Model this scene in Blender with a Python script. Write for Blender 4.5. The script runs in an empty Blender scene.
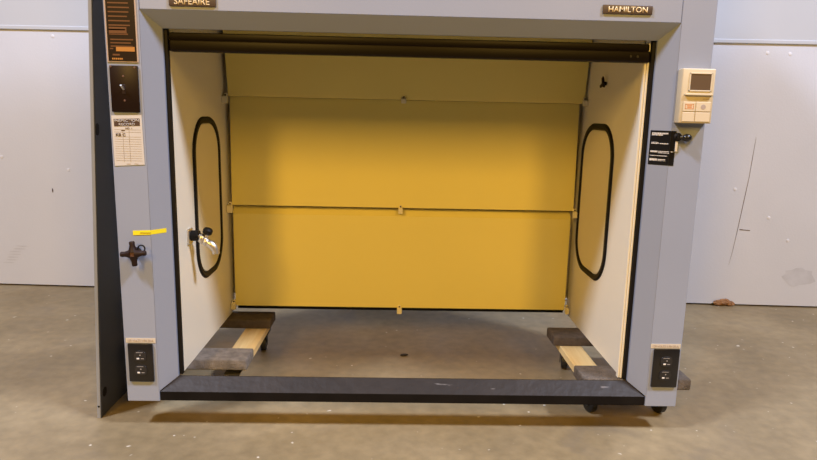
import bpy, bmesh, math, random
from mathutils import Vector, Matrix
random.seed(7)
SC = bpy.context.scene
COL = SC.collection
PI = math.pi

# ------------------------------------------------------------------ materials
def mat(name, col, rough=0.5, metal=0.0, spec=0.5, var=0.0, vscale=6.0, bump=0.0, bscale=60.0, col2=None, emit=None):
    m = bpy.data.materials.new(name); m.use_nodes = True
    nt = m.node_tree; b = nt.nodes['Principled BSDF']
    b.inputs['Roughness'].default_value = rough
    b.inputs['Metallic'].default_value = metal
    b.inputs['Specular IOR Level'].default_value = spec
    tc = nt.nodes.new('ShaderNodeTexCoord')
    n = nt.nodes.new('ShaderNodeTexNoise'); n.inputs['Scale'].default_value = vscale
    n.inputs['Detail'].default_value = 5
    nt.links.new(tc.outputs['Object'], n.inputs['Vector'])
    r = nt.nodes.new('ShaderNodeValToRGB')
    c2 = col2 if col2 else tuple(max(0, c*(1-var)) for c in col)
    r.color_ramp.elements[0].position = 0.32; r.color_ramp.elements[1].position = 0.68
    r.color_ramp.elements[0].color = (*c2, 1)
    r.color_ramp.elements[1].color = (*col, 1)
    nt.links.new(n.outputs['Fac'], r.inputs['Fac'])
    nt.links.new(r.outputs['Color'], b.inputs['Base Color'])
    if bump:
        n2 = nt.nodes.new('ShaderNodeTexNoise'); n2.inputs['Scale'].default_value = bscale
        nt.links.new(tc.outputs['Object'], n2.inputs['Vector'])
        bp = nt.nodes.new('ShaderNodeBump'); bp.inputs['Strength'].default_value = bump
        bp.inputs['Distance'].default_value = 0.01
        nt.links.new(n2.outputs['Fac'], bp.inputs['Height'])
        nt.links.new(bp.outputs['Normal'], b.inputs['Normal'])
    return m

def concrete():
    m = bpy.data.materials.new('concrete'); m.use_nodes = True
    nt = m.node_tree; L = nt.links; b = nt.nodes['Principled BSDF']
    tc = nt.nodes.new('ShaderNodeTexCoord')
    def noise(s, d=6, dist=0.0):
        n = nt.nodes.new('ShaderNodeTexNoise'); n.inputs['Scale'].default_value = s
        n.inputs['Detail'].default_value = d; n.inputs['Distortion'].default_value = dist
        L.new(tc.outputs['Object'], n.inputs['Vector']); return n
    def ramp(n, stops):
        r = nt.nodes.new('ShaderNodeValToRGB')
        el = r.color_ramp.elements
        while len(el) < len(stops): el.new(0.5)
        for e, (p, c) in zip(el, stops): e.position = p; e.color = (*c, 1)
        L.new(n.outputs['Fac'], r.inputs['Fac']); return r
    a = ramp(noise(2.3, 8, 0.6), [(0.3, (0.220, 0.163, 0.085)), (0.52, (0.275, 0.205, 0.109)), (0.72, (0.345, 0.262, 0.145))])
    f = ramp(noise(26, 8), [(0.3, (0.80, 0.80, 0.80)), (0.7, (1.05, 1.05, 1.05))])
    mx = nt.nodes.new('ShaderNodeMix'); mx.data_type = 'RGBA'; mx.blend_type = 'MULTIPLY'
    mx.inputs['Factor'].default_value = 1
    L.new(a.outputs['Color'], mx.inputs['A']); L.new(f.outputs['Color'], mx.inputs['B'])
    s = ramp(noise(38, 1), [(0.755, (0, 0, 0)), (0.80, (0.8, 0.8, 0.8))])       # pale paint specks
    mx2 = nt.nodes.new('ShaderNodeMix'); mx2.data_type = 'RGBA'
    L.new(s.outputs['Color'], mx2.inputs['Factor']); L.new(mx.outputs['Result'], mx2.inputs['A'])
    mx2.inputs['B'].default_value = (0.72, 0.66, 0.55, 1)
    st = ramp(noise(3.1, 3, 1.2), [(0.60, (0, 0, 0)), (0.78, (0.45, 0.45, 0.45))])   # grey worn stains
    mx3 = nt.nodes.new('ShaderNodeMix'); mx3.data_type = 'RGBA'
    L.new(st.outputs['Color'], mx3.inputs['Factor']); L.new(mx2.outputs['Result'], mx3.inputs['A'])
    mx3.inputs['B'].default_value = (0.16, 0.13, 0.095, 1)
    L.new(mx3.outputs['Result'], b.inputs['Base Color'])
    rr = ramp(noise(5, 4), [(0.3, (0.42,)*3), (0.7, (0.6,)*3)])
    L.new(rr.outputs['Color'], b.inputs['Roughness'])
    bp = nt.nodes.new('ShaderNodeBump'); bp.inputs['Strength'].default_value = 0.08
    L.new(noise(90, 4).outputs['Fac'], bp.inputs['Height']); L.new(bp.outputs['Normal'], b.inputs['Normal'])
    return m

def worn_steel():
    m = mat('sill_steel', (0.030, 0.022, 0.0165), 0.5, 0.0, 0.3, 0.25, 14, 0.15, 40)
    nt = m.node_tree; L = nt.links; b = nt.nodes['Principled BSDF']
    tc = [n for n in nt.nodes if n.type == 'TEX_COORD'][0]
    n = nt.nodes.new('ShaderNodeTexNoise'); n.inputs['Scale'].default_value = 22; n.inputs['Detail'].default_value = 3
    mp = nt.nodes.new('ShaderNodeMapping'); mp.inputs['Scale'].default_value = (0.6, 2.5, 2.5)
    L.new(tc.outputs['Object'], mp.inputs['Vector']); L.new(mp.outputs['Vector'], n.inputs['Vector'])
    r = nt.nodes.new('ShaderNodeValToRGB')
    r.color_ramp.elements[0].position = 0.70; r.color_ramp.elements[0].color = (0, 0, 0, 1)
    r.color_ramp.elements[1].position = 0.76; r.color_ramp.elements[1].color = (0.6, 0.6, 0.6, 1)
    L.new(n.outputs['Fac'], r.inputs['Fac'])
    old = b.inputs['Base Color'].links[0].from_socket
    mx = nt.nodes.new('ShaderNodeMix'); mx.data_type = 'RGBA'
    L.new(r.outputs['Color'], mx.inputs['Factor']); L.new(old, mx.inputs['A'])
    mx.inputs['B'].default_value = (0.24, 0.22, 0.21, 1)
    L.new(mx.outputs['Result'], b.inputs['Base Color'])
    return m

def pine():
    m = bpy.data.materials.new('pine'); m.use_nodes = True
    nt = m.node_tree; L = nt.links; b = nt.nodes['Principled BSDF']
    tc = nt.nodes.new('ShaderNodeTexCoord'); mp = nt.nodes.new('ShaderNodeMapping')
    mp.inputs['Scale'].default_value = (34, 2.2, 34)
    n = nt.nodes.new('ShaderNodeTexNoise'); n.inputs['Scale'].default_value = 1; n.inputs['Detail'].default_value = 4
    n.inputs['Distortion'].default_value = 0.6
    r = nt.nodes.new('ShaderNodeValToRGB')
    r.color_ramp.elements[0].position = 0.3; r.color_ramp.elements[0].color = (0.66, 0.45, 0.18, 1)
    r.color_ramp.elements[1].position = 0.65; r.color_ramp.elements[1].color = (0.88, 0.70, 0.36, 1)
    L.new(tc.outputs['Object'], mp.inputs['Vector']); L.new(mp.outputs['Vector'], n.inputs['Vector'])
    L.new(n.outputs['Fac'], r.inputs['Fac']); L.new(r.outputs['Color'], b.inputs['Base Color'])
    b.inputs['Roughness'].default_value = 0.55
    return m

M = dict(
    concrete=concrete(),
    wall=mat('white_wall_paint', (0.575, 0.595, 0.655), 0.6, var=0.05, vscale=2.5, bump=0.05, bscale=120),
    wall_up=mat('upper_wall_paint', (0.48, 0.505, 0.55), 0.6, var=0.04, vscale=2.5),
    scuff=mat('wall_scuff', (0.53, 0.545, 0.60), 0.7, var=0.15, vscale=20),
    dark=mat('dark_gap', (0.02, 0.018, 0.016), 0.8),
    grey=mat('lavender_grey_enamel', (0.30, 0.335, 0.43), 0.36, var=0.04, vscale=3, bump=0.02, bscale=200),
    panel=mat('dark_blue_grey_enamel', (0.062, 0.070, 0.090), 0.45, var=0.15, vscale=4),
    panel_edge=mat('pale_panel_edge', (0.30, 0.32, 0.36), 0.5, var=0.1, vscale=10),
    yellow=mat('yellow_baffle_enamel', (0.87, 0.745, 0.235), 0.42, var=0.03, vscale=2.5),
    cream=mat('cream_liner', (0.88, 0.83, 0.70), 0.42, var=0.03, vscale=3),
    access=mat('access_panel_liner', (0.84, 0.76, 0.54), 0.40, var=0.03, vscale=3),
    black=mat('black_rubber', (0.006, 0.005, 0.0045), 0.55, spec=0.25),
    sash=mat('brown_black_sash', (0.008, 0.005, 0.0035), 0.42, spec=0.2),
    sill=worn_steel(),
    lip=mat('black_sill_front', (0.006, 0.0045, 0.004), 0.6, spec=0.12, vscale=12, col2=(0.010, 0.008, 0.007)),
    brown=mat('brown_plate', (0.013, 0.005, 0.0025), 0.4, spec=0.25),
    blackplate=mat('black_plate', (0.010, 0.009, 0.009), 0.28),
    soft=mat('socket_black', (0.018, 0.016, 0.016), 0.45),
    orange=mat('orange_print', (0.44, 0.18, 0.03), 0.5),
    dullorange=mat('dull_orange_print', (0.13, 0.045, 0.010), 0.5),
    tan=mat('tan_plate_border', (0.46, 0.35, 0.28), 0.5),
    gold=mat('gold_lettering', (0.85, 0.66, 0.36), 0.4),
    nameplate=mat('name_plate', (0.10, 0.065, 0.042), 0.4, var=0.2, vscale=30),
    paper=mat('cream_paper', (0.60, 0.56, 0.51), 0.7, var=0.03, vscale=20),
    ink=mat('dark_ink', (0.07, 0.035, 0.02), 0.6),
    fine=mat('pale_rule_ink', (0.36, 0.30, 0.25), 0.6),
    tape=mat('yellow_tape', (0.90, 0.76, 0.02), 0.45),
    tapeink=mat('tape_ink', (0.42, 0.33, 0.03), 0.5),
    strip=mat('pale_label_strip', (0.60, 0.53, 0.42), 0.6),
    beige=mat('beige_plastic', (0.62, 0.535, 0.38), 0.45),
    beige2=mat('beige_button', (0.68, 0.58, 0.42), 0.45),
    lcd=mat('lcd_screen', (0.13, 0.085, 0.05), 0.25),
    greyprint=mat('grey_print', (0.42, 0.34, 0.30), 0.6),
    redprint=mat('red_print', (0.66, 0.24, 0.09), 0.6),
    white=mat('white_print', (0.80, 0.76, 0.72), 0.55),
    dimwhite=mat('dim_white_print', (0.40, 0.37, 0.35), 0.55),
    phenolic=mat('brown_phenolic', (0.020, 0.009, 0.006), 0.5, spec=0.25),
    hub=mat('faded_hub_disc', (0.14, 0.07, 0.05), 0.4),
    nickel=mat('brushed_nickel', (0.74, 0.70, 0.64), 0.38, 1.0),
    pine=pine(),
    carpet=mat('grey_carpet', (0.30, 0.265, 0.235), 0.95, var=0.4, vscale=45, bump=0.8, bscale=300),
    carpetmid=mat('worn_brown_carpet', (0.19, 0.155, 0.125), 0.95, var=0.4, vscale=45, bump=0.8, bscale=300),
    carpetshade=mat('shaded_brown_carpet', (0.125, 0.096, 0.075), 0.95, var=0.35, vscale=45, bump=0.8, bscale=300),  # rear board carpet, its brown darkened for the shade under the hood
    castermetal=mat('caster_steel', (0.09, 0.085, 0.08), 0.5, 0.6),
    wheel=mat('black_wheel', (0.012, 0.012, 0.012), 0.45),
    glass=None,
    torn=mat('torn_drywall_paper', (0.42, 0.22, 0.10), 0.9, var=0.5, vscale=60),
    chip=mat('dark_chip', (0.02, 0.014, 0.01), 0.7),
    plaster=mat('plaster_spot', (0.66, 0.67, 0.72), 0.7),
)
g = bpy.data.materials.new('sash_glass'); g.use_nodes = True
gb = g.node_tree.nodes['Principled BSDF']
gb.inputs['Transmission Weight'].default_value = 1; gb.inputs['Roughness'].default_value = 0.02; gb.inputs['IOR'].default_value = 1.45
M['glass'] = g

# ------------------------------------------------------------------ mesh helpers
def link(name, bm, m, parent=None, smooth=False):
    bmesh.ops.recalc_face_normals(bm, faces=bm.faces)
    me = bpy.data.meshes.new(name); bm.to_mesh(me); bm.free()
    o = bpy.data.objects.new(name, me); COL.objects.link(o)
    if isinstance(m, (list, tuple)):
        for k in m: me.materials.append(M[k])
    else: me.materials.append(M[m])
    if smooth:
        for p in me.polygons: p.use_smooth = True
        try: me.set_sharp_from_angle(angle=math.radians(40))
        except Exception: pass
    if parent: o.parent = parent
    return o

def hexa(bm, P):
    """P: eight corners, bottom ring then top ring"""
    v = [bm.verts.new(p) for p in P]
    fs = []
    for q in ((0,3,2,1),(4,5,6,7),(0,1,5,4),(1,2,6,5),(2,3,7,6),(3,0,4,7)):
        fs.append(bm.faces.new([v[i] for i in q]))
    return v, fs

def box(bm, x0, x1, y0, y1, z0, z1, bev=0.0, seg=2, mtx=None):
    v, fs = hexa(bm, [(x0,y0,z0),(x1,y0,z0),(x1,y1,z0),(x0,y1,z0),(x0,y0,z1),(x1,y0,z1),(x1,y1,z1),(x0,y1,z1)])
    geo = v
    if bev:
        es = list({e for f in fs for e in f.edges})
        r = bmesh.ops.bevel(bm, geom=es, offset=bev, segments=seg, affect='EDGES', profile=0.5)
        geo = list({w for f in r['faces'] for w in f.verts})
        geo = list({w for w in geo} | {w for w in v if w.is_valid})
    if mtx is not None:
        for w in geo: w.co = mtx @ w.co

def cyl(bm, p0, p1, r0, r1=None, n=20):
    p0, p1 = Vector(p0), Vector(p1); r1 = r0 if r1 is None else r1
    d = p1-p0
    q = d.to_track_quat('Z', 'Y').to_matrix().to_4x4()
    bmesh.ops.create_cone(bm, cap_ends=True, segments=n, radius1=r0, radius2=r1, depth=d.length,
                          matrix=Matrix.Translation((p0+p1)/2) @ q)

def ball(bm, c, r, sc=(1,1,1)):
    bmesh.ops.create_uvsphere(bm, u_segments=20, v_segments=12, radius=r,
                              matrix=Matrix.Translation(c) @ Matrix.Diagonal((*sc, 1)))

def lathe(bm, base, axis, prof, n=24):
    """prof: (distance along axis, radius)"""
    q = Vector(axis).normalized().to_track_quat('Z', 'Y')
    rings = []
    for h, r in prof:
        rings.append([bm.verts.new(Vector(base) + q @ Vector((r*math.cos(2*PI*k/n), r*math.sin(2*PI*k/n), h))) for k in range(n)])
    for a, b in zip(rings, rings[1:]):
        for k in range(n): bm.faces.new((a[k], a[(k+1) % n], b[(k+1) % n], b[k]))
    bm.faces.new(rings[0][::-1]); bm.faces.new(rings[-1])

def tube(bm, pts, r, n=12, radii=None):
    pts = [Vector(p) for p in pts]; rings = []
    up = Vector((0.13, 0.21, 0.97)) if abs((pts[-1]-pts[0]).normalized().z) < 0.8 else Vector((0.05, 1, 0.1))
    for i, p in enumerate(pts):
        t = (pts[min(i+1, len(pts)-1)]-pts[max(i-1, 0)]).normalized()
        s = t.cross(up).normalized(); u = s.cross(t)
        rr = radii[i] if radii else r
        rings.append([bm.verts.new(p + rr*(math.cos(2*PI*k/n)*s + math.sin(2*PI*k/n)*u)) for k in range(n)])
    for a, b in zip(rings, rings[1:]):
        for k in range(n): bm.faces.new((a[k], a[(k+1) % n], b[(k+1) % n], b[k]))
    bm.faces.new(rings[0][::-1]); bm.faces.new(rings[-1])

def empty(name, loc):
    o = bpy.data.objects.new(name, None); o.location = loc; o.empty_display_size = 0.1
    COL.objects.link(o); return o

def text(name, s, cx, y, cz, h, m, parent, width=None, bold=0.0, depth=0.0006, rz=0.0, roll=0.0, shear=0.0):
    c = bpy.data.curves.new(name, 'FONT'); c.body = s; c.size = 1.0; c.extrude = 0.0; c.offset = bold
    c.align_x = 'LEFT'; c.resolution_u = 3
    t = bpy.data.objects.new(name, c); COL.objects.link(t)
    bpy.context.view_layer.update()
    me = bpy.data.meshes.new_from_object(t.evaluated_get(bpy.context.evaluated_depsgraph_get()))
    bpy.data.objects.remove(t); bpy.data.curves.remove(c)
    xs = [v.co.x for v in me.vertices]; ys = [v.co.y for v in me.vertices]
    x0, x1, y0, y1 = min(xs), max(xs), min(ys), max(ys)
    sy = h/(y1-y0); sx = (width/(x1-x0)) if width else sy
    bm = bmesh.new(); bm.from_mesh(me); bpy.data.meshes.remove(me)
    r = bmesh.ops.extrude_face_region(bm, geom=bm.faces[:])
    for g in r['geom']:
        if isinstance(g, bmesh.types.BMVert): g.co.z += 1.0
    R = Matrix.Rotation(rz, 4, 'Z') @ Matrix.Rotation(roll, 4, 'Y')
    for v in bm.verts:
        p = Vector(((v.co.x-(x0+x1)/2)*sx, -v.co.z*depth, (v.co.y-(y0+y1)/2)*sy))
        v.co = R @ p + Vector((cx, y, cz))
    return link(name, bm, m, parent)

def struct(o):
    o['kind'] = 'structure'; return o

# ------------------------------------------------------------------ setting
WY = lambda x: 1.317 - 0.0477*x                    # back wall line
bm = bmesh.new(); box(bm, -4.5, 4.5, -1.9, 1.9, -0.1, 0.0)
struct(link('floor', bm, 'concrete'))

wa = -math.atan(0.0477)
WM = Matrix.Translation((0, 1.317, 0)) @ Matrix.Rotation(wa, 4, 'Z')      # wall frame: x along wall, y into wall
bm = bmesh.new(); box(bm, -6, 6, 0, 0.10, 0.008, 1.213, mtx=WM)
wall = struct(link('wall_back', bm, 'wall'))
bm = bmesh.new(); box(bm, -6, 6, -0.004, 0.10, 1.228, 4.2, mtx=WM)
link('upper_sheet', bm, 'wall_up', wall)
bm = bmesh.new(); box(bm, -6, 6, -0.007, 0.10, 1.211, 1.229, 0.003, mtx=WM)
link('seam_bead', bm, 'wall_up', wall)
bm = bmesh.new(); box(bm, -6, 6, 0.03, 0.10, 0.0, 0.009, mtx=WM)
link('base_gap', bm, 'dark', wall)

def wpt(x, z, d=0.0):
    return WM @ Vector((x, d, z))
for (x, z) in [(-1.610, 1.185), (-1.585, 0.575), (-1.90, 0.63), (1.618, 1.173), (1.718, 1.17), (1.545, 0.56), (1.715, 0.43), (1.815, 0.325)]:
    bm = bmesh.new(); lathe(bm, wpt(x, z, 0.001), WM.to_3x3() @ Vector((0, -1, 0)), [(0, 0.0085), (0.002, 0.0075), (0.003, 0.003)], 14)
    link('screw_patch', bm, 'plaster', wall, True)
# hairline crack in the right hand sheet
bm = bmesh.new()
pts = [(1.612, 0.80), (1.606, 0.70), (1.602, 0.62), (1.590, 0.50), (1.578, 0.38), (1.566, 0.27), (1.555, 0.20)]
wd = [0.0004, 0.001, 0.0008, 0.0013, 0.001, 0.0006, 0.0003]
va = [bm.verts.new(wpt(x-w, z, -0.0008)) for (x, z), w in zip(pts, wd)]
vb = [bm.verts.new(wpt(x+w, z, -0.0008)) for (x, z), w in zip(pts, wd)]
for i in range(len(pts)-1): bm.faces.new((va[i], vb[i], vb[i+1], va[i+1]))
p = [wpt(1.586, 0.369, -0.0008), wpt(1.635, 0.366, -0.0008), wpt(1.635, 0.369, -0.0008), wpt(1.586, 0.373, -0.0008)]
bm.faces.new([bm.verts.new(q) for q in p])
link('hairline_crack', bm, 'ink', wall)
def scuff(name, x0, x1, z0, z1, n, m='scuff'):
    bm = bmesh.new()
    c = (x0+x1)/2, (z0+z1)/2
    vs = []
    for k in range(n):
        a = 2*PI*k/n; rr = 0.75+0.35*random.random()
        vs.append(bm.verts.new(wpt(c[0]+rr*(x1-x0)/2*math.cos(a), c[1]+rr*(z1-z0)/2*math.sin(a), -0.0006)))
    bm.faces.new(vs)
    return link(name, bm, m, wall)
scuff('grey_scuff', 1.80, 1.97, 0.10, 0.20, 18)
for k in range(7):
    x = -1.93+0.012*k+0.02*random.random(); z = 0.115+0.014*k
    scuff('paint_scrape', x-0.03, x+0.035, z-0.002, z+0.002, 8)
scuff('pencil_mark', -1.672, -1.664, 0.462, 0.488, 6, 'ink')

# torn drywall paper curling off the bottom of the wall
t = bmesh.new()
for (x, z, r, s) in [(1.525, 0.016, 0.02, (1.3, .5, .6)), (1.55, 0.020, 0.024, (1.3, .5, .6)), (1.577, 0.013, 0.018, (1.2, .5, .6))]:
    ball(t, wpt(x, z, -0.008), r, s)
for v in t.verts: v.co += Vector((random.uniform(-.003, .003), random.uniform(-.003, .003), random.uniform(-.003, .003))); v.co.z = max(v.co.z, 0.0005)
tp = link('torn_drywall_paper', t, 'torn')
tp['label'] = 'small torn tan scrap of drywall paper curling at the foot of the white wall'; tp['category'] = 'scrap'

bm = bmesh.new(); ball(bm, (0.008, 0.552, 0.004), 0.010, (1.3, 0.8, 0.4))
for v in bm.verts: v.co.x += 0.6*(v.co.y-0.552)+random.uniform(-.002, .002); v.co.z = max(0.0003, v.co.z)
ch = link('debris_chip', bm, 'chip')
ch['label'] = 'tiny dark chip of debris on the concrete below the centre of the lowest yellow panel'; ch['category'] = 'debris'

# ------------------------------------------------------------------ fume hood
hood = empty('fume_hood', (0, 0.3, 0.08))
hood['label'] = 'large lavender grey laboratory fume hood with yellow lined interior, resting on two dollies'
hood['category'] = 'fume hood'
bpy.context.view_layer.update()
def part(name, bm, m, parent=None, smooth=False):
    o = link(name, bm, m, None, smooth)
    pr = parent or hood
    o.parent = pr; o.matrix_parent_inverse = pr.matrix_world.inverted()
    return o
def ptext(name, s, *a, parent=None, **k):
    o = text(name, s, *a, None, **k)
    pr = parent or hood
    o.parent = pr; o.matrix_parent_inverse = pr.matrix_world.inverted()
    return o

A_, B_, D1, TOP = 0.673, 0.633, 0.04, 2.0
ZH, ZS = 1.110, 0.110                  # bottom of header face, top of sill face
ZHB, ZSB = 1.071, 0.1375               # inner edges of the header and sill bevels
for s in (-1, 1):
    bm = bmesh.new()
    xa, xb = sorted((s*0.76, s*A_))
    box(bm, xa, xb, 0.0, 0.048, 0.08, TOP, 0.0015, 1)
    hexa(bm, [(s*A_, 0, ZS), (s*B_, D1, ZSB), (s*B_, 0.048, ZSB), (s*A_, 0.048, ZS),
              (s*A_, 0, ZH), (s*B_, D1, ZHB), (s*B_, 0.048, ZHB), (s*A_, 0.048, ZH)])
    part('post', bm, 'grey')
bm = bmesh.new()
box(bm, -A_+0.001, A_-0.001, 0.0, 0.048, ZH, TOP, 0.0015, 1)
v = [bm.verts.new(p) for p in [(-A_, 0, ZH), (A_, 0, ZH), (B_, D1, ZHB), (-B_, D1, ZHB), (B_, 0.048, ZHB), (-B_, 0.048, ZHB), (A_, 0.048, ZH), (-A_, 0.048, ZH)]]
for q in ((0, 1, 2, 3), (3, 2, 4, 5), (5, 4, 6, 7), (0, 3, 5, 7), (1, 6, 4, 2), (0, 7, 6, 1)): bm.faces.new([v[i] for i in q])
part('header', bm, 'grey')
bm = bmesh.new()
v = [bm.verts.new(p) for p in [(-A_+.002, 0.0015, ZS-.002), (A_-.002, 0.0015, ZS-.002), (B_, D1, ZSB), (-B_, D1, ZSB), (B_, 0.044, ZSB), (-B_, 0.044, ZSB), (B_, 0.044, ZS-.01), (-B_, 0.044, ZS-.01)]]
for q in ((0, 1, 2, 3), (3, 2, 4, 5), (5, 4, 6, 7), (0, 3, 5, 7), (1, 6, 4, 2), (0, 7, 6, 1)): bm.faces.new([v[i] for i in q])
sill = part('sill', bm, 'sill')
bm = bmesh.new()
box(bm, -A_+0.0008, A_-0.0008, 0.0015, 0.044, 0.081, ZS-0.0005, 0.003, 2)
part('sill_front', bm, 'lip', sill)  # front face of the sill, coloured darker than its sloping top

# black tracks beside the opening, sash bar and sash glass
for s in (-1, 1):
    bm = bmesh.new()
    xa, xb = sorted((s*0.6405, s*0.6235))
    box(bm, xa, xb, 0.0485, 0.062, 0.139, 1.10, 0.001, 1)
    tr = part('track', bm, 'black')
bm = bmesh.new()
box(bm, -0.622, 0.622, 0.050, 0.075, 1.016, 1.046, 0.005, 3)
box(bm, -0.6225, 0.6225, 0.056, 0.080, 1.044, 1.064, 0.003, 2)
sash = part('sash', bm, 'sash', smooth=True)
bm = bmesh.new(); box(bm, -0.618, 0.618, 0.066, 0.072, 1.060, TOP-0.03)
part('sash_glass', bm, 'glass', sash)
for x in (0.570, 0.588):
    bm = bmesh.new(); lathe(bm, (x, 0.0502, 1.031), (0, -1, 0), [(0, .0035), (.0015, .003)], 10)
    part('rivet', bm, 'soft', sash)

# side liners with oblong access windows
def rrect(hw, hh, r, n=10):
    out = []
    for cx, cz, a0 in ((hw-r, hh-r, 0), (-hw+r, hh-r, PI/2), (-hw+r, -hh+r, PI), (hw-r, -hh+r, 3*PI/2)):
        for k in range(n+1):
            a = a0+PI/2*k/n; out.append((cx+r*math.cos(a), cz+r*math.sin(a)))
    return out
WC = {-1: (0.362, 0.598), 1: (0.422, 0.600)}
WX = {-1: 0.627, 1: 0.6215}
for s in (-1, 1):
    wx = WX[s]
    xa, xb = sorted((s*wx, s*(wx+0.012)))
    bm = bmesh.new()
    box(bm, xa, xb, 0.0625, 0.650, 0.1375, TOP-0.01, 0.001, 1)
    sw = part('side_wall', bm, 'cream')
    cy, cz = WC[s]
    hw, hh = (0.142, 0.252) if s < 0 else (0.162, 0.254)
    o_, i_ = rrect(hw, hh, 0.112), rrect(hw-0.021, hh-0.021, 0.092)
    bm = bmesh.new()
    prof = [(0.0, 0.0), (0.25, 0.006), (0.75, 0.006), (1.0, 0.0)]
    rings = [[bm.verts.new((s*(wx-0.0002-d), cy+o[0]+(i[0]-o[0])*f, cz+o[1]+(i[1]-o[1])*f)) for o, i in zip(o_, i_)] for f, d in prof]
    n = len(o_)
    for a, b in zip(rings, rings[1:]):
        for k in range(n): bm.faces.new((a[k], a[(k+1) % n], b[(k+1) % n], b[k]))
    part('window_gasket', bm, 'black', sw, True)
    bm = bmesh.new()
    va = [bm.verts.new((s*(wx-0.0004), cy+p[0], cz+p[1])) for p in i_]
    vb = [bm.verts.new((s*(wx-0.0025), cy+p[0]*0.99, cz+p[1]*0.99)) for p in i_]
    bm.faces.new(va); bm.faces.new(vb)
    for k in range(n): bm.faces.new((va[k], va[(k+1) % n], vb[(k+1) % n], vb[k]))
    part('access_panel', bm, 'access', sw)
    if s > 0:
        # folded front edge of the right hand liner: three thin ribs
        bm = bmesh.new()
        box(bm, 0.6110, 0.6165, 0.058, 0.072, 0.139, 1.10, 0.0012, 2)
        box(bm, 0.6175, 0.6225, 0.056, 0.070, 0.139, 1.10, 0.0012, 2)
        box(bm, 0.6150, 0.6190, 0.061, 0.070, 0.139, 1.10)
        box(bm, 0.6120, 0.6230, 0.068, 0.0725, 0.139, 1.10)
        part('edge_trim', bm, 'cream', sw)
        bm = bmesh.new()                                    # small three lobed knob
        c = Vector((wx, 0.385, 0.978))
        lathe(bm, c+Vector((0.0, 0, 0)), (-1, 0, 0), [(0, .006), (.012, .006), (.014, .004)], 14)
        for a in (90, 210, 330):
            d = Vector((0, math.cos(math.radians(a)), math.sin(math.radians(a))))
            tube(bm, [c+Vector((-.010, 0, 0)), c+Vector((-.012, 0, 0))+d*.016, c+Vector((-.012, 0, 0))+d*.022], .004, 10, [.005, .0045, .002])
        part('knob', bm, 'phenolic', sw, True)

# baffles: lower, middle and the top one that leans forward
def sheet(name, x0, x1, prof, th=0.004, m='yellow'):
    """prof: (y, z) polyline of the front side"""
    bm = bmesh.new()
    fr = [[bm.verts.new((x, y, z)) for y, z in prof] for x in (x0, x1)]
    bk = [[bm.verts.new((x, y+th, z)) for y, z in prof] for x in (x0, x1)]
    for i in range(len(prof)-1):
        bm.faces.new((fr[0][i], fr[1][i], fr[1][i+1], fr[0][i+1]))
        bm.faces.new((bk[0][i], bk[0][i+1], bk[1][i+1], bk[1][i]))
        for k in (0, 1): bm.faces.new((fr[k][i], fr[k][i+1], bk[k][i+1], bk[k][i]))
    bm.faces.new((fr[0][0], bk[0][0], bk[1][0], fr[1][0])); bm.faces.new((fr[0][-1], fr[1][-1], bk[1][-1], bk[0][-1]))
    return part(name, bm, m)
sheet('baffle', -0.611, 0.600, [(0.606, 0.1665), (0.600, 0.1685), (0.600, 0.509), (0.618, 0.535), (0.630, 0.537)])
sheet('baffle', -0.611, 0.604, [(0.594, 0.5405), (0.588, 0.5425), (0.602, 0.917), (0.632, 0.919)])
sheet('baffle', -0.611, 0.613, [(0.586, 0.918), (0.580, 0.920), (0.548, 1.09), (0.400, 1.60), (0.380, TOP-0.02)])
bm = bmesh.new(); box(bm, -0.64, 0.64, 0.6505, 0.660, 0.20, TOP-0.001)
part('rear_panel', bm, 'cream')
bm = bmesh.new(); box(bm, -0.612, 0.606, 0.638, 0.649, 0.146, 0.215)
part('bottom_channel', bm, 'black')
bm = bmesh.new(); box(bm, -0.76, 0.76, 0.049, 0.66, TOP, TOP+0.012)
part('top_panel', bm, 'grey')
bm = bmesh.new(); box(bm, 0.748, 0.76, 0.049, 0.655, 0.145, TOP)
part('side_skin', bm, 'grey')

def bracket(x, y, z, w, h, d):
    bm = bmesh.new()
    box(bm, x-w/2, x+w/2, y-d, y+0.002, z-h/2, z+h/2, 0.002, 2)
    box(bm, x-w*0.3, x+w*0.3, y-0.003, y+0.008, z+h/2-0.001, z+h/2+0.010, 0.001, 1)
    b = part('bracket', bm, 'access')
    bm = bmesh.new(); lathe(bm, (x, y-0.002, z+h/2+0.0045), (0, -1, 0), [(0, .0030), (.0025, .0024)], 10)
    part('screw', bm, 'phenolic', b)
for x, y, z, w, h, d in [(-0.011, 0.581, 0.915, .017, .017, .012), (-0.618, 0.572, 0.905, .018, .024, .018), (0.613, 0.572, 0.920, .016, .020, .015),
                         (-0.015, 0.588, 0.532, .015, .020, .012), (-0.616, 0.585, 0.529, .019, .026, .018), (0.608, 0.585, 0.529, .014, .022, .015),
                         (-0.012, 0.598, 0.158, .018, .022, .010), (-0.6165, 0.598, 0.168, .016, .024, .012), (0.6080, 0.598, 0.166, .014, .022, .012)]:
    bracket(x, y, z, w, h, d)

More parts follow.
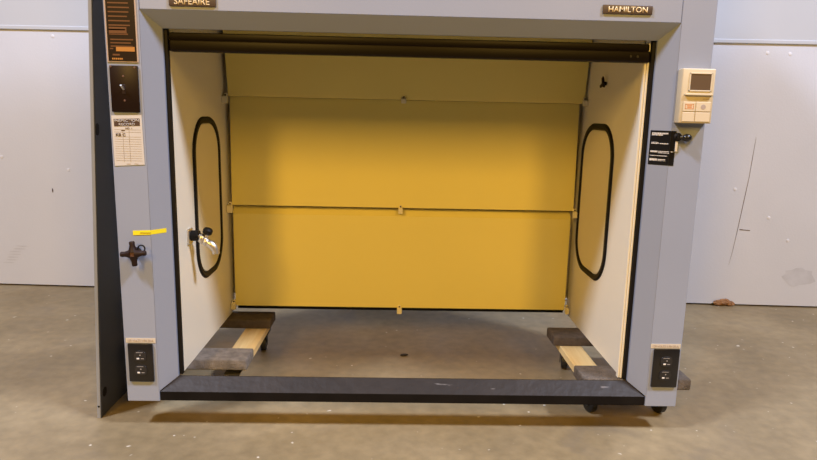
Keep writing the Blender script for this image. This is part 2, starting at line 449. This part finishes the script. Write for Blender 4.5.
# gas fixture on the left liner
bm = bmesh.new(); c = Vector((-0.627, 0.158, 0.512))
box(bm, -0.627, -0.620, 0.142, 0.178, 0.490, 0.535, 0.003, 2)
fx = part('gas_outlet', bm, 'nickel', smooth=True)
bm = bmesh.new(); cyl(bm, (-0.6205, 0.160, 0.514), (-0.597, 0.160, 0.514), 0.0155)
part('collar', bm, 'black', fx, True)
bm = bmesh.new(); ball(bm, (-0.590, 0.160, 0.506), 0.0125, (1.1, 1, 1.2)); ball(bm, (-0.578, 0.160, 0.496), 0.012)
cyl(bm, (-0.598, 0.160, 0.512), (-0.578, 0.160, 0.500), 0.010)
cyl(bm, (-0.580, 0.160, 0.505), (-0.5735, 0.160, 0.520), 0.006)
part('valve_body', bm, 'nickel', fx, True)
bm = bmesh.new(); lathe(bm, (-0.576, 0.160, 0.518), (0.35, 0, 1), [(0, .009), (.004, .0135), (.014, .0140), (.019, .010), (.021, .004)], 16)
part('valve_knob', bm, 'black', fx, True)
bm = bmesh.new(); tube(bm, [(-0.574, 0.160, 0.494), (-0.565, 0.160, 0.490), (-0.557, 0.160, 0.482), (-0.552, 0.160, 0.472), (-0.551, 0.160, 0.462)], .01, 14, [.0105, .0125, .0125, .011, .0105])
part('nozzle', bm, 'nickel', fx, True)

# --- name plates
def nameplate(x0, x1, z0, z1, s, tw, th, tx, tz):
    bm = bmesh.new()
    box(bm, x0, x1, -0.004, 0.0, z0, z1, 0.0015, 2)
    p = part('name_plate', bm, 'nameplate', smooth=True)
    ptext('lettering', s, tx, -0.0041, tz, th, 'gold', width=tw, bold=0.010, parent=p)
    return p
nameplate(-0.599, -0.484, 1.119, 1.146, 'SAFEAIRE', 0.086, 0.015, -0.5425, 1.1303)
nameplate(0.471, 0.596, 1.1275, 1.149, 'HAMILTON', 0.098, 0.0135, 0.5340, 1.1385)

# --- left post: instruction plate
bm = bmesh.new(); box(bm, -0.757, -0.6795, -0.002, 0.0, 0.982, 1.36, 0.0006, 1)
ip = part('instruction_plate', bm, 'tan')
bm = bmesh.new(); box(bm, -0.753, -0.6835, -0.0028, -0.0015, 0.985, 1.355)
part('printed_field', bm, 'brown', ip)
bm = bmesh.new()
z = 1.345
while z > 1.045:
    w = random.choice([0.046, 0.050, 0.052, 0.04])
    box(bm, -0.748, -0.748+w, -0.0032, -0.0027, z-0.0032, z); z -= 0.0105
box(bm, -0.748, -0.705, -0.0032, -0.0027, 1.050, 1.066)
for zz, w in ((1.038, .056), (1.030, .05), (1.022, .054)): box(bm, -0.746, -0.746+w, -0.0032, -0.0027, zz-.003, zz)
box(bm, -0.748, -0.74, -0.0032, -0.0027, 1.013, 1.016); box(bm, -0.742, -0.725, -0.0032, -0.0027, 0.998, 1.002); 
part('fine_print', bm, 'dullorange', ip)
bm = bmesh.new()
box(bm, -0.733, -0.6875, -0.0032, -0.0027, 1.0085, 1.0195)
for k in range(6): box(bm, -0.744+k*0.0045, -0.7408+k*0.0045, -0.0032, -0.0027, 0.9885, 0.9925)
part('orange_panel', bm, 'orange', ip)

# --- left post: switch plate
bm = bmesh.new(); box(bm, -0.7525, -0.6825, -0.005, 0.0, 0.8605, 0.9745, 0.002, 2)
sp = part('switch_plate', bm, 'brown', smooth=True)
bm = bmesh.new(); box(bm, -0.723, -0.715, -0.0065, -0.0045, 0.905, 0.928, 0.0008, 1); 
part('switch_frame', bm, 'phenolic', sp)
bm = bmesh.new(); tube(bm, [(-0.719, -0.006, 0.917), (-0.720, -0.012, 0.921), (-0.721, -0.017, 0.926)], .003, 10, [.0032, .003, .0026])
part('toggle', bm, 'nickel', sp, True)
for x, zz in ((-0.719, 0.9485), (-0.7185, 0.889), (-0.690, 0.970), (-0.7485, 0.9715)):
    bm = bmesh.new(); lathe(bm, (x, -0.0048, zz), (0, -1, 0), [(0, .0028), (.0012, .0022)], 10)
    part('screw', bm, 'hub', sp)

# --- inspection record card
bm = bmesh.new()
hexa(bm, [(-0.7545, -0.0012, 0.7245), (-0.6790, -0.0012, 0.7290), (-0.6790, -0.0002, 0.7290), (-0.7545, -0.0002, 0.7245),
          (-0.7560, -0.0012, 0.8515), (-0.6805, -0.0012, 0.8545), (-0.6805, -0.0002, 0.8545), (-0.7560, -0.0002, 0.8515)])
card = part('inspection_card', bm, 'paper')
bm = bmesh.new(); hexa(bm, [(-0.7500, -0.0017, 0.8245), (-0.6855, -0.0017, 0.8270), (-0.6855, -0.0012, 0.8270), (-0.7500, -0.0012, 0.8245),
                            (-0.7505, -0.0017, 0.8430), (-0.6860, -0.0017, 0.8455), (-0.6860, -0.0012, 0.8455), (-0.7505, -0.0012, 0.8430)])
part('title_band', bm, 'ink', card)
ptext('title', 'INSPECTION', -0.718, -0.0018, 0.8395, 0.0070, 'paper', width=0.060, bold=0.006, depth=.0004, roll=-0.04, parent=card)
ptext('title', 'RECORD', -0.718, -0.0018, 0.8302, 0.0065, 'paper', width=0.040, bold=0.006, depth=.0004, roll=-0.04, parent=card)
bm = bmesh.new()
for k in range(11): box(bm, -0.7510, -0.684, -0.0016, -0.0012, 0.7385+k*0.0060, 0.7390+k*0.0060)
for k, zz in enumerate((0.8165, 0.8105)): box(bm, -0.7510, -0.684, -0.0016, -0.0012, zz, zz+.0005)
for x in (-0.7300, -0.7140): box(bm, x, x+.0006, -0.0016, -0.0012, 0.735, 0.816)
box(bm, -0.724, -0.714, -0.0016, -0.0012, 0.7295, 0.7310); box(bm, -0.705, -0.695, -0.0016, -0.0012, 0.7300, 0.7315)
part('ruled_lines', bm, 'fine', card)
ptext('handwriting', 'NO  1', -0.714, -0.0016, 0.8205, 0.0042, 'ink', width=.016, depth=.0004, parent=card)
ptext('handwriting', 'KB C', -0.735, -0.0016, 0.8040, 0.0075, 'ink', width=.024, bold=0.02, depth=.0004, parent=card)
bm = bmesh.new(); box(bm, -0.733, -0.724, -0.0016, -0.0012, 0.8135, 0.8155); part('date_mark', bm, 'ink', card)

# --- yellow tape wrapped round the bevel edge
bm = bmesh.new()
P = [(-0.719, -0.0010, 0.5505), (-0.6733, -0.0010, 0.5525), (-0.6430, 0.0288, 0.5535)]
hh = 0.0058
for (xa, ya, za), (xb, yb, zb) in zip(P, P[1:]):
    hexa(bm, [(xa, ya, za-hh), (xb, yb, zb-hh), (xb+.0002, yb+.0008, zb-hh), (xa+.0002, ya+.0008, za-hh),
              (xa, ya, za+hh), (xb, yb, zb+hh), (xb+.0002, yb+.0008, zb+hh), (xa+.0002, ya+.0008, za+hh)])
tp_ = part('warning_tape', bm, 'tape')
bm = bmesh.new()
for k in range(9):
    x = -0.700+k*0.0032
    box(bm, x, x+.0022, -0.0020, -0.0008, 0.5505, 0.5528)
part('tape_print', bm, 'tapeink', tp_)

# --- four armed valve handle
vc = Vector((-0.711, -0.026, 0.5005))
bm = bmesh.new()
lathe(bm, (vc.x, 0.0, vc.z), (0, -1, 0), [(0, .012), (.004, .012), (.006, .008), (.020, .008)], 20)
vh = part('valve_stem', bm, 'phenolic', smooth=True)
bm = bmesh.new()
lathe(bm, (vc.x, -0.016, vc.z), (0, -1, 0), [(0, .010), (.003, .0145), (.014, .0145), (.017, .011)], 24)
for a in (94, 184, 274, 4):
    d = Vector((math.cos(math.radians(a)), 0, math.sin(math.radians(a))))
    tube(bm, [vc+d*.006, vc+d*.014, vc+d*.022, vc+d*.030, vc+d*.0325], .006, 12, [.0120, .0092, .0068, .0072, .0058])
part('valve_handle', bm, 'phenolic', vh, True)
bm = bmesh.new(); lathe(bm, (vc.x, -0.0328, vc.z), (0, -1, 0), [(0, .008), (.001, .0075)], 20)
part('hub_disc', bm, 'hub', vh)
bm = bmesh.new()
tube(bm, [(vc.x+.020+.009*math.cos(t), -0.022, vc.z+.013+.009*math.sin(t)) for t in [k*PI*1.5/12-.9 for k in range(13)]], .002, 8)
part('tie_loop', bm, 'black', vh, True)

# --- outlets and their label strips
def outlet(x0, x1, z0, z1):
    bm = bmesh.new(); box(bm, x0, x1, -0.006, 0.0, z0, z1, 0.0025, 2)
    p = part('outlet_plate', bm, 'blackplate', smooth=True)
    cx, cz = (x0+x1)/2, (z0+z1)/2
    for dz in (0.020, -0.020):
        bm = bmesh.new()
        o = rrect(0.0165, 0.0145, 0.011, 5)
        va = [bm.verts.new((cx+a, -0.0058, cz+dz+b)) for a, b in o]; vb = [bm.verts.new((cx+a*.97, -0.0085, cz+dz+b*.97)) for a, b in o]
        bm.faces.new(va); bm.faces.new(vb)
        for k in range(len(o)): bm.faces.new((va[k], va[(k+1) % len(o)], vb[(k+1) % len(o)], vb[k]))
        part('socket', bm, 'soft', p, True)
        bm = bmesh.new()
        box(bm, cx-.009, cx-.002, -0.0092, -0.0083, cz+dz-.0085, cz+dz-.0045, .0003, 1)
        part('contact', bm, 'white', p)
        bm = bmesh.new()
        box(bm, cx-.010, cx+.008, -0.0088, -0.0083, cz+dz+.0100, cz+dz+.0110)
        box(bm, cx-.001, cx+.002, -0.0090, -0.0083, cz+dz+.0020, cz+dz+.0045)
        box(bm, cx+.002, cx+.010, -0.0088, -0.0083, cz+dz-.0075, cz+dz-.0060)
        part('slot', bm, 'dimwhite', p)
    bm = bmesh.new(); lathe(bm, (cx, -0.0055, cz), (0, -1, 0), [(0, .003), (.0012, .0025)], 10)
    part('screw', bm, 'soft', p)
def strip(x0, x1, z0, z1, s):
    bm = bmesh.new(); box(bm, x0, x1, -0.0009, 0.0, z0, z1)
    p = part('label_strip', bm, 'strip')
    ptext('strip_print', s, (x0+x1)/2, -0.0010, (z0+z1)/2, (z1-z0)*.55, 'greyprint', width=(x1-x0)*.86, bold=0.01, depth=.0004, parent=p)
outlet(-0.750, -0.6835, 0.139, 0.2475)
strip(-0.755, -0.676, 0.2490, 0.2620, '120 VOLTS 1 PH 20 A')
outlet(0.6825, 0.7545, 0.1395, 0.2510)
strip(0.6735, 0.7565, 0.2520, 0.2645, '120 VOLTS 1 PH 20 A')

# --- wall controller on right post
bm = bmesh.new(); box(bm, 0.676, 0.7595, -0.030, 0.0, 0.8635, 0.9985, 0.003, 3)
ct = part('controller', bm, 'beige', smooth=True)
bm = bmesh.new(); box(bm, 0.6965, 0.7480, -0.0308, -0.0295, 0.9455, 0.9850, 0.0004, 1)
part('screen', bm, 'lcd', ct)
bm = bmesh.new()
for a in ((0.6935, 0.7510, 0.9850, 0.9880), (0.6935, 0.7510, 0.9425, 0.9455), (0.6935, 0.6965, 0.9425, 0.9880), (0.7480, 0.7510, 0.9425, 0.9880)):
    box(bm, a[0], a[1], -0.0322, -0.0295, a[2], a[3], .0006, 1)
part('screen_bezel', bm, 'beige2', ct)
bm = bmesh.new(); box(bm, 0.684, 0.7545, -0.037, -0.0295, 0.9325, 0.9370, 0.001, 2)
part('lip', bm, 'beige', ct)
bm = bmesh.new()
for k in range(9): box(bm, 0.733+k*.0018, 0.7342+k*.0018, -0.0305, -0.0295, 0.9225, 0.9250)
part('maker_print', bm, 'greyprint', ct)
for (x0, x1, z0, z1) in ((0.6835, 0.7145, 0.8930, 0.9165), (0.7165, 0.7535, 0.8930, 0.9165), (0.6835, 0.7145, 0.8675, 0.8910), (0.7165, 0.7535, 0.8675, 0.8910)):
    bm = bmesh.new(); box(bm, x0, x1, -0.0325, -0.0295, z0, z1, 0.001, 2)
    part('button', bm, 'beige2', ct)
bm = bmesh.new(); o = [(0.6885, 0.7100, 0.9100, 0.9112), (0.6885, 0.7100, 0.8990, 0.9002), (0.6885, 0.6897, 0.8990, 0.9112), (0.7088, 0.7100, 0.8990, 0.9112), (0.693, 0.7055, 0.9058, 0.9080), (0.694, 0.705, 0.9020, 0.9040)]
for a in o: box(bm, a[0], a[1], -0.0329, -0.0322, a[2], a[3])
part('button_print', bm, 'redprint', ct)
bm = bmesh.new(); lathe(bm, (0.7345, -0.0324, 0.9045), (0, -1, 0), [(0, .0062), (.0006, .0060)], 18)
part('button_icon', bm, 'greyprint', ct)

# --- black printed label folded round the right bevel edge
S2 = math.sqrt(0.5)
def onlabel(u, w, off):
    """u: distance from the bevel edge (negative on the bevel), w: height, off: proud of the paint"""
    if u <= 0: return Vector((A_+u*S2 - off*S2*1.0, -u*S2 - off*S2, w))
    return Vector((A_+u, -off, w))
def lab(bm, u0, u1, z0, z1, off, th=0.0006):
    us = [u0, u1] if u0*u1 >= 0 else [u0, 0.0, u1]
    for a, b in zip(us, us[1:]):
        e = -1e-9 if b <= 0 else 1e-9
        q = lambda u, w, o: onlabel(min(u, -1e-9) if b <= 0 else max(u, 1e-9), w, o)
        hexa(bm, [q(a, z0, off+th), q(b, z0, off+th), q(b, z0, off), q(a, z0, off), q(a, z1, off+th), q(b, z1, off+th), q(b, z1, off), q(a, z1, off)])
bm = bmesh.new(); lab(bm, -0.0535, 0.014, 0.7535, 0.8430, 0.0002)
bl = part('warning_label', bm, 'blackplate')
rows = [(0.8335, 0.8375, [(-.049, -.006)]), (0.8300, 0.8330, [(-.049, -.020)]), (0.8080, 0.8105, [(-.049, -.028), (-.026, -.003)]), (0.8110, 0.8128, [(-.048, -.030)]),
        (0.7860, 0.7905, [(-.049, -.030)]), (0.7880, 0.7900, [(-.028, .010)]), (0.7845, 0.7865, [(-.028, -.002)]), (0.7765, 0.7785, [(-.050, -.004)]),
        (0.7640, 0.7700, [(-.050, -.030)]), (0.7665, 0.7690, [(-.028, -.008)]), (0.7640, 0.7655, [(-.028, -.008)])]
bm = bmesh.new()
for z0, z1, segs in rows:
    for a, b in segs:
        u = a
        while u < b:
            w = random.uniform(.002, .0045); lab(bm, u, min(u+w, b) if not (u < 0 < u+w) else -1e-6, z0+random.uniform(0, .0006), z1, 0.0008, .0003); u += w+.0009
part('label_print', bm, 'white', bl)

bm = bmesh.new(); lathe(bm, (0.6905, 0, 0.8275), (0, -1, 0), [(0, .011), (.004, .011), (.007, .007), (.016, .007)], 20)
kn = part('knob_base', bm, 'black', smooth=True)
bm = bmesh.new(); cyl(bm, (0.6905, -0.014, 0.8275), (0.712, -0.016, 0.8265), .005); ball(bm, (0.708, -0.016, 0.8265), .0105, (1.25, 1, .95))
part('knob', bm, 'blackplate', kn, True)
bm = bmesh.new(); box(bm, 0.6865, 0.6930, -0.0022, -0.0004, 0.7900, 0.8200, .0005, 1)
part('paper_tag', bm, 'white', kn)

# ------------------------------------------------------------------ leaning panel
pn = empty('metal_panel', (-0.868, 0.35, 0))
pn['label'] = 'tall dark blue-grey metal panel leaning upright against the left side of the hood'
pn['category'] = 'panel'
bpy.context.view_layer.update()
PH = 1.72
lean = math.atan2(0.052, 1.13)
PM = Matrix.Translation((-0.873, 0.056, 0.0)) @ Matrix.Rotation(lean, 4, 'Y')
bm = bmesh.new(); box(bm, 0.0010, 0.0105, 0.001, 0.62, 0.0, PH, 0.001, 1, mtx=PM)
pa = link('sheet', bm, 'panel'); pa.parent = pn; pa.matrix_parent_inverse = pn.matrix_world.inverted()
bm = bmesh.new(); box(bm, 0.0, 0.0090, -0.002, 0.0012, 0.0, PH, 0.0006, 1, mtx=PM)
fl = link('front_flange', bm, 'panel_edge'); fl.parent = pn; fl.matrix_parent_inverse = pn.matrix_world.inverted()
fl['label'] = 'pale grey front edge'
def slot(y, z, hy, hz):
    bm = bmesh.new()
    o = rrect(hy, hz, min(hy, hz)*.98, 5)
    va = [bm.verts.new(PM @ Vector((0.0103, y+a, z+b))) for a, b in o]; vb = [bm.verts.new(PM @ Vector((0.0111, y+a, z+b))) for a, b in o]
    bm.faces.new(va); bm.faces.new(vb)
    for k in range(len(o)): bm.faces.new((va[k], va[(k+1) % len(o)], vb[(k+1) % len(o)], vb[k]))
    s = link('slot', bm, 'black'); s.parent = pn; s.matrix_parent_inverse = pn.matrix_world.inverted()
slot(0.024, 0.070, 0.012, 0.014); slot(0.012, 0.815, 0.010, 0.016)
bm = bmesh.new(); lathe(bm, PM @ Vector((0.0050, -0.0018, 0.036)), (0, -1, 0), [(0, .003), (.0006, .003)], 12)
s = link('screw_hole', bm, 'black'); s.parent = pn; s.matrix_parent_inverse = pn.matrix_world.inverted()

# ------------------------------------------------------------------ dollies
def child(o, p):
    o.parent = p; o.matrix_parent_inverse = p.matrix_world.inverted(); return o
def dolly(x0, x1, y0, y1, rails, casters, fm, bmn, label):
    d = empty('furniture_dolly', ((x0+x1)/2, (y0+y1)/2, 0))
    d['label'] = label; d['category'] = 'dolly'; d['group'] = 'dollies under the fume hood'
    bpy.context.view_layer.update()
    for (a, b, m, lb) in ((y0, y0+0.10, fm, 'worn carpeted front board'), (y1-0.10, y1, bmn, 'brown carpeted rear board, coloured darker for the shade it lies in')):
        bm = bmesh.new(); box(bm, x0, x1, a, b, 0.1035, 0.137, 0.005, 3)
        o = child(link('padded_board', bm, m, None, True), d); o['label'] = lb
    for (a, b) in rails:
        bm = bmesh.new(); box(bm, a, b, y0+0.055, y1-0.02, 0.0805, 0.1035, 0.0015, 2)
        r = child(link('rail', bm, 'pine'), d); r['label'] = 'bare pine rail'
    for (cx, cy, ang) in casters:
        bm = bmesh.new()
        box(bm, cx-.024, cx+.024, cy-.03, cy+.03, 0.0775, 0.0805, .0005, 1)
        R = Matrix.Translation((cx, cy, 0)) @ Matrix.Rotation(ang, 4, 'Z')
        cyl(bm, (cx, cy, 0.064), (cx, cy, 0.0775), .017)
        for s in (-1, 1):
            hexa(bm, [R @ Vector(q) for q in [(s*.0145-.001, .008, .022), (s*.0145+.001, .008, .022), (s*.0145+.001, .028, .022), (s*.0145-.001, .028, .022),
                                              (s*.0145-.001, -.016, .065), (s*.0145+.001, -.016, .065), (s*.0145+.001, .022, .065), (s*.0145-.001, .022, .065)]])
        box(bm, -.0155, .0155, -.016, .022, .062, .066, mtx=R)
        c = child(link('caster', bm, 'castermetal', None, True), d)
        bm = bmesh.new()
        ax = R.to_3x3() @ Vector((1, 0, 0)); ctr = R @ Vector((0, .018, .030))
        lathe(bm, ctr-ax*.0115, ax, [(0, .010), (.001, .026), (.004, .0296), (.0115, .030), (.019, .0296), (.022, .026), (.023, .010)], 28)
        child(link('wheel', bm, 'wheel', None, True), c)
    return d
dolly(-0.832, -0.472, 0.160, 0.632, [(-0.562, -0.487), (-0.805, -0.735)], [(-0.508, 0.575, 0.15), (-0.77, 0.570, -0.2), (-0.524, 0.215, 0.2), (-0.77, 0.215, 0)],
      'carpet', 'carpetshade', 'carpet padded wooden dolly under the left side of the hood')
dolly(0.512, 0.826, 0.054, 0.497, [(0.536, 0.610), (0.745, 0.815)], [(0.566, 0.112, 0.25), (0.775, 0.112, 0.3), (0.566, 0.440, -0.3), (0.777, 0.440, 0.2)],
      'carpetmid', 'carpetshade', 'carpet padded wooden dolly under the right side of the hood, one end sticking out')

# ------------------------------------------------------------------ lights
def area(name, loc, target, sx, sy, power, col, spread=180):
    l = bpy.data.lights.new(name, 'AREA'); l.shape = 'RECTANGLE'; l.size = sx; l.size_y = sy
    l.energy = power; l.color = col; l.spread = math.radians(spread)
    o = bpy.data.objects.new(name, l); COL.objects.link(o); o.location = loc
    o.rotation_euler = (Vector(target)-Vector(loc)).to_track_quat('-Z', 'Y').to_euler()
    return o
WHITE = (0.87, 0.955, 1.21)
AMBER = (1.0, 0.58, 0.11)
area('ceiling_lamp', (4.2, -2.35, 6.3), (0, -0.2, 0.4), 1.0, 0.6, 510, WHITE)
area('ceiling_lamp', (-3.8, -2.35, 6.3), (0, -0.2, 0.4), 1.0, 0.6, 440, WHITE)
area('sodium_lamp', (-2.1, -4.8, 3.3), (0, 0.3, 0.6), 0.7, 1.7, 160, AMBER)
area('sodium_lamp', (1.9, -4.8, 3.3), (0, 0.3, 0.6), 0.7, 1.7, 112, AMBER)
w = bpy.data.worlds.new('World'); SC.world = w; w.use_nodes = True
bg = w.node_tree.nodes['Background']; bg.inputs['Color'].default_value = (1.0, 0.80, 0.60, 1); bg.inputs['Strength'].default_value = 0.006

# ------------------------------------------------------------------ camera
f, pi, ya, ro = 630.661, 0.18252, 0.02567, 0.02199
cam = bpy.data.cameras.new('camera'); cam.sensor_width = 36.0; cam.lens = f*36.0/817.0
co = bpy.data.objects.new('camera', cam); COL.objects.link(co)
fw = Vector((math.sin(ya)*math.cos(pi), math.cos(ya)*math.cos(pi), -math.sin(pi)))
r = Vector((math.cos(ya), -math.sin(ya), 0)); u = r.cross(fw)
r2 = math.cos(ro)*r+math.sin(ro)*u; u2 = -math.sin(ro)*r+math.cos(ro)*u
co.matrix_world = Matrix(((r2.x, u2.x, -fw.x, -0.0419), (r2.y, u2.y, -fw.y, -1.6332), (r2.z, u2.z, -fw.z, 0.8723), (0, 0, 0, 1)))
SC.camera = co
vs = SC.view_settings
vs.view_transform = 'Standard'; vs.look = 'None'; vs.exposure = 0.0; vs.gamma = 1.0; vs.use_curve_mapping = False
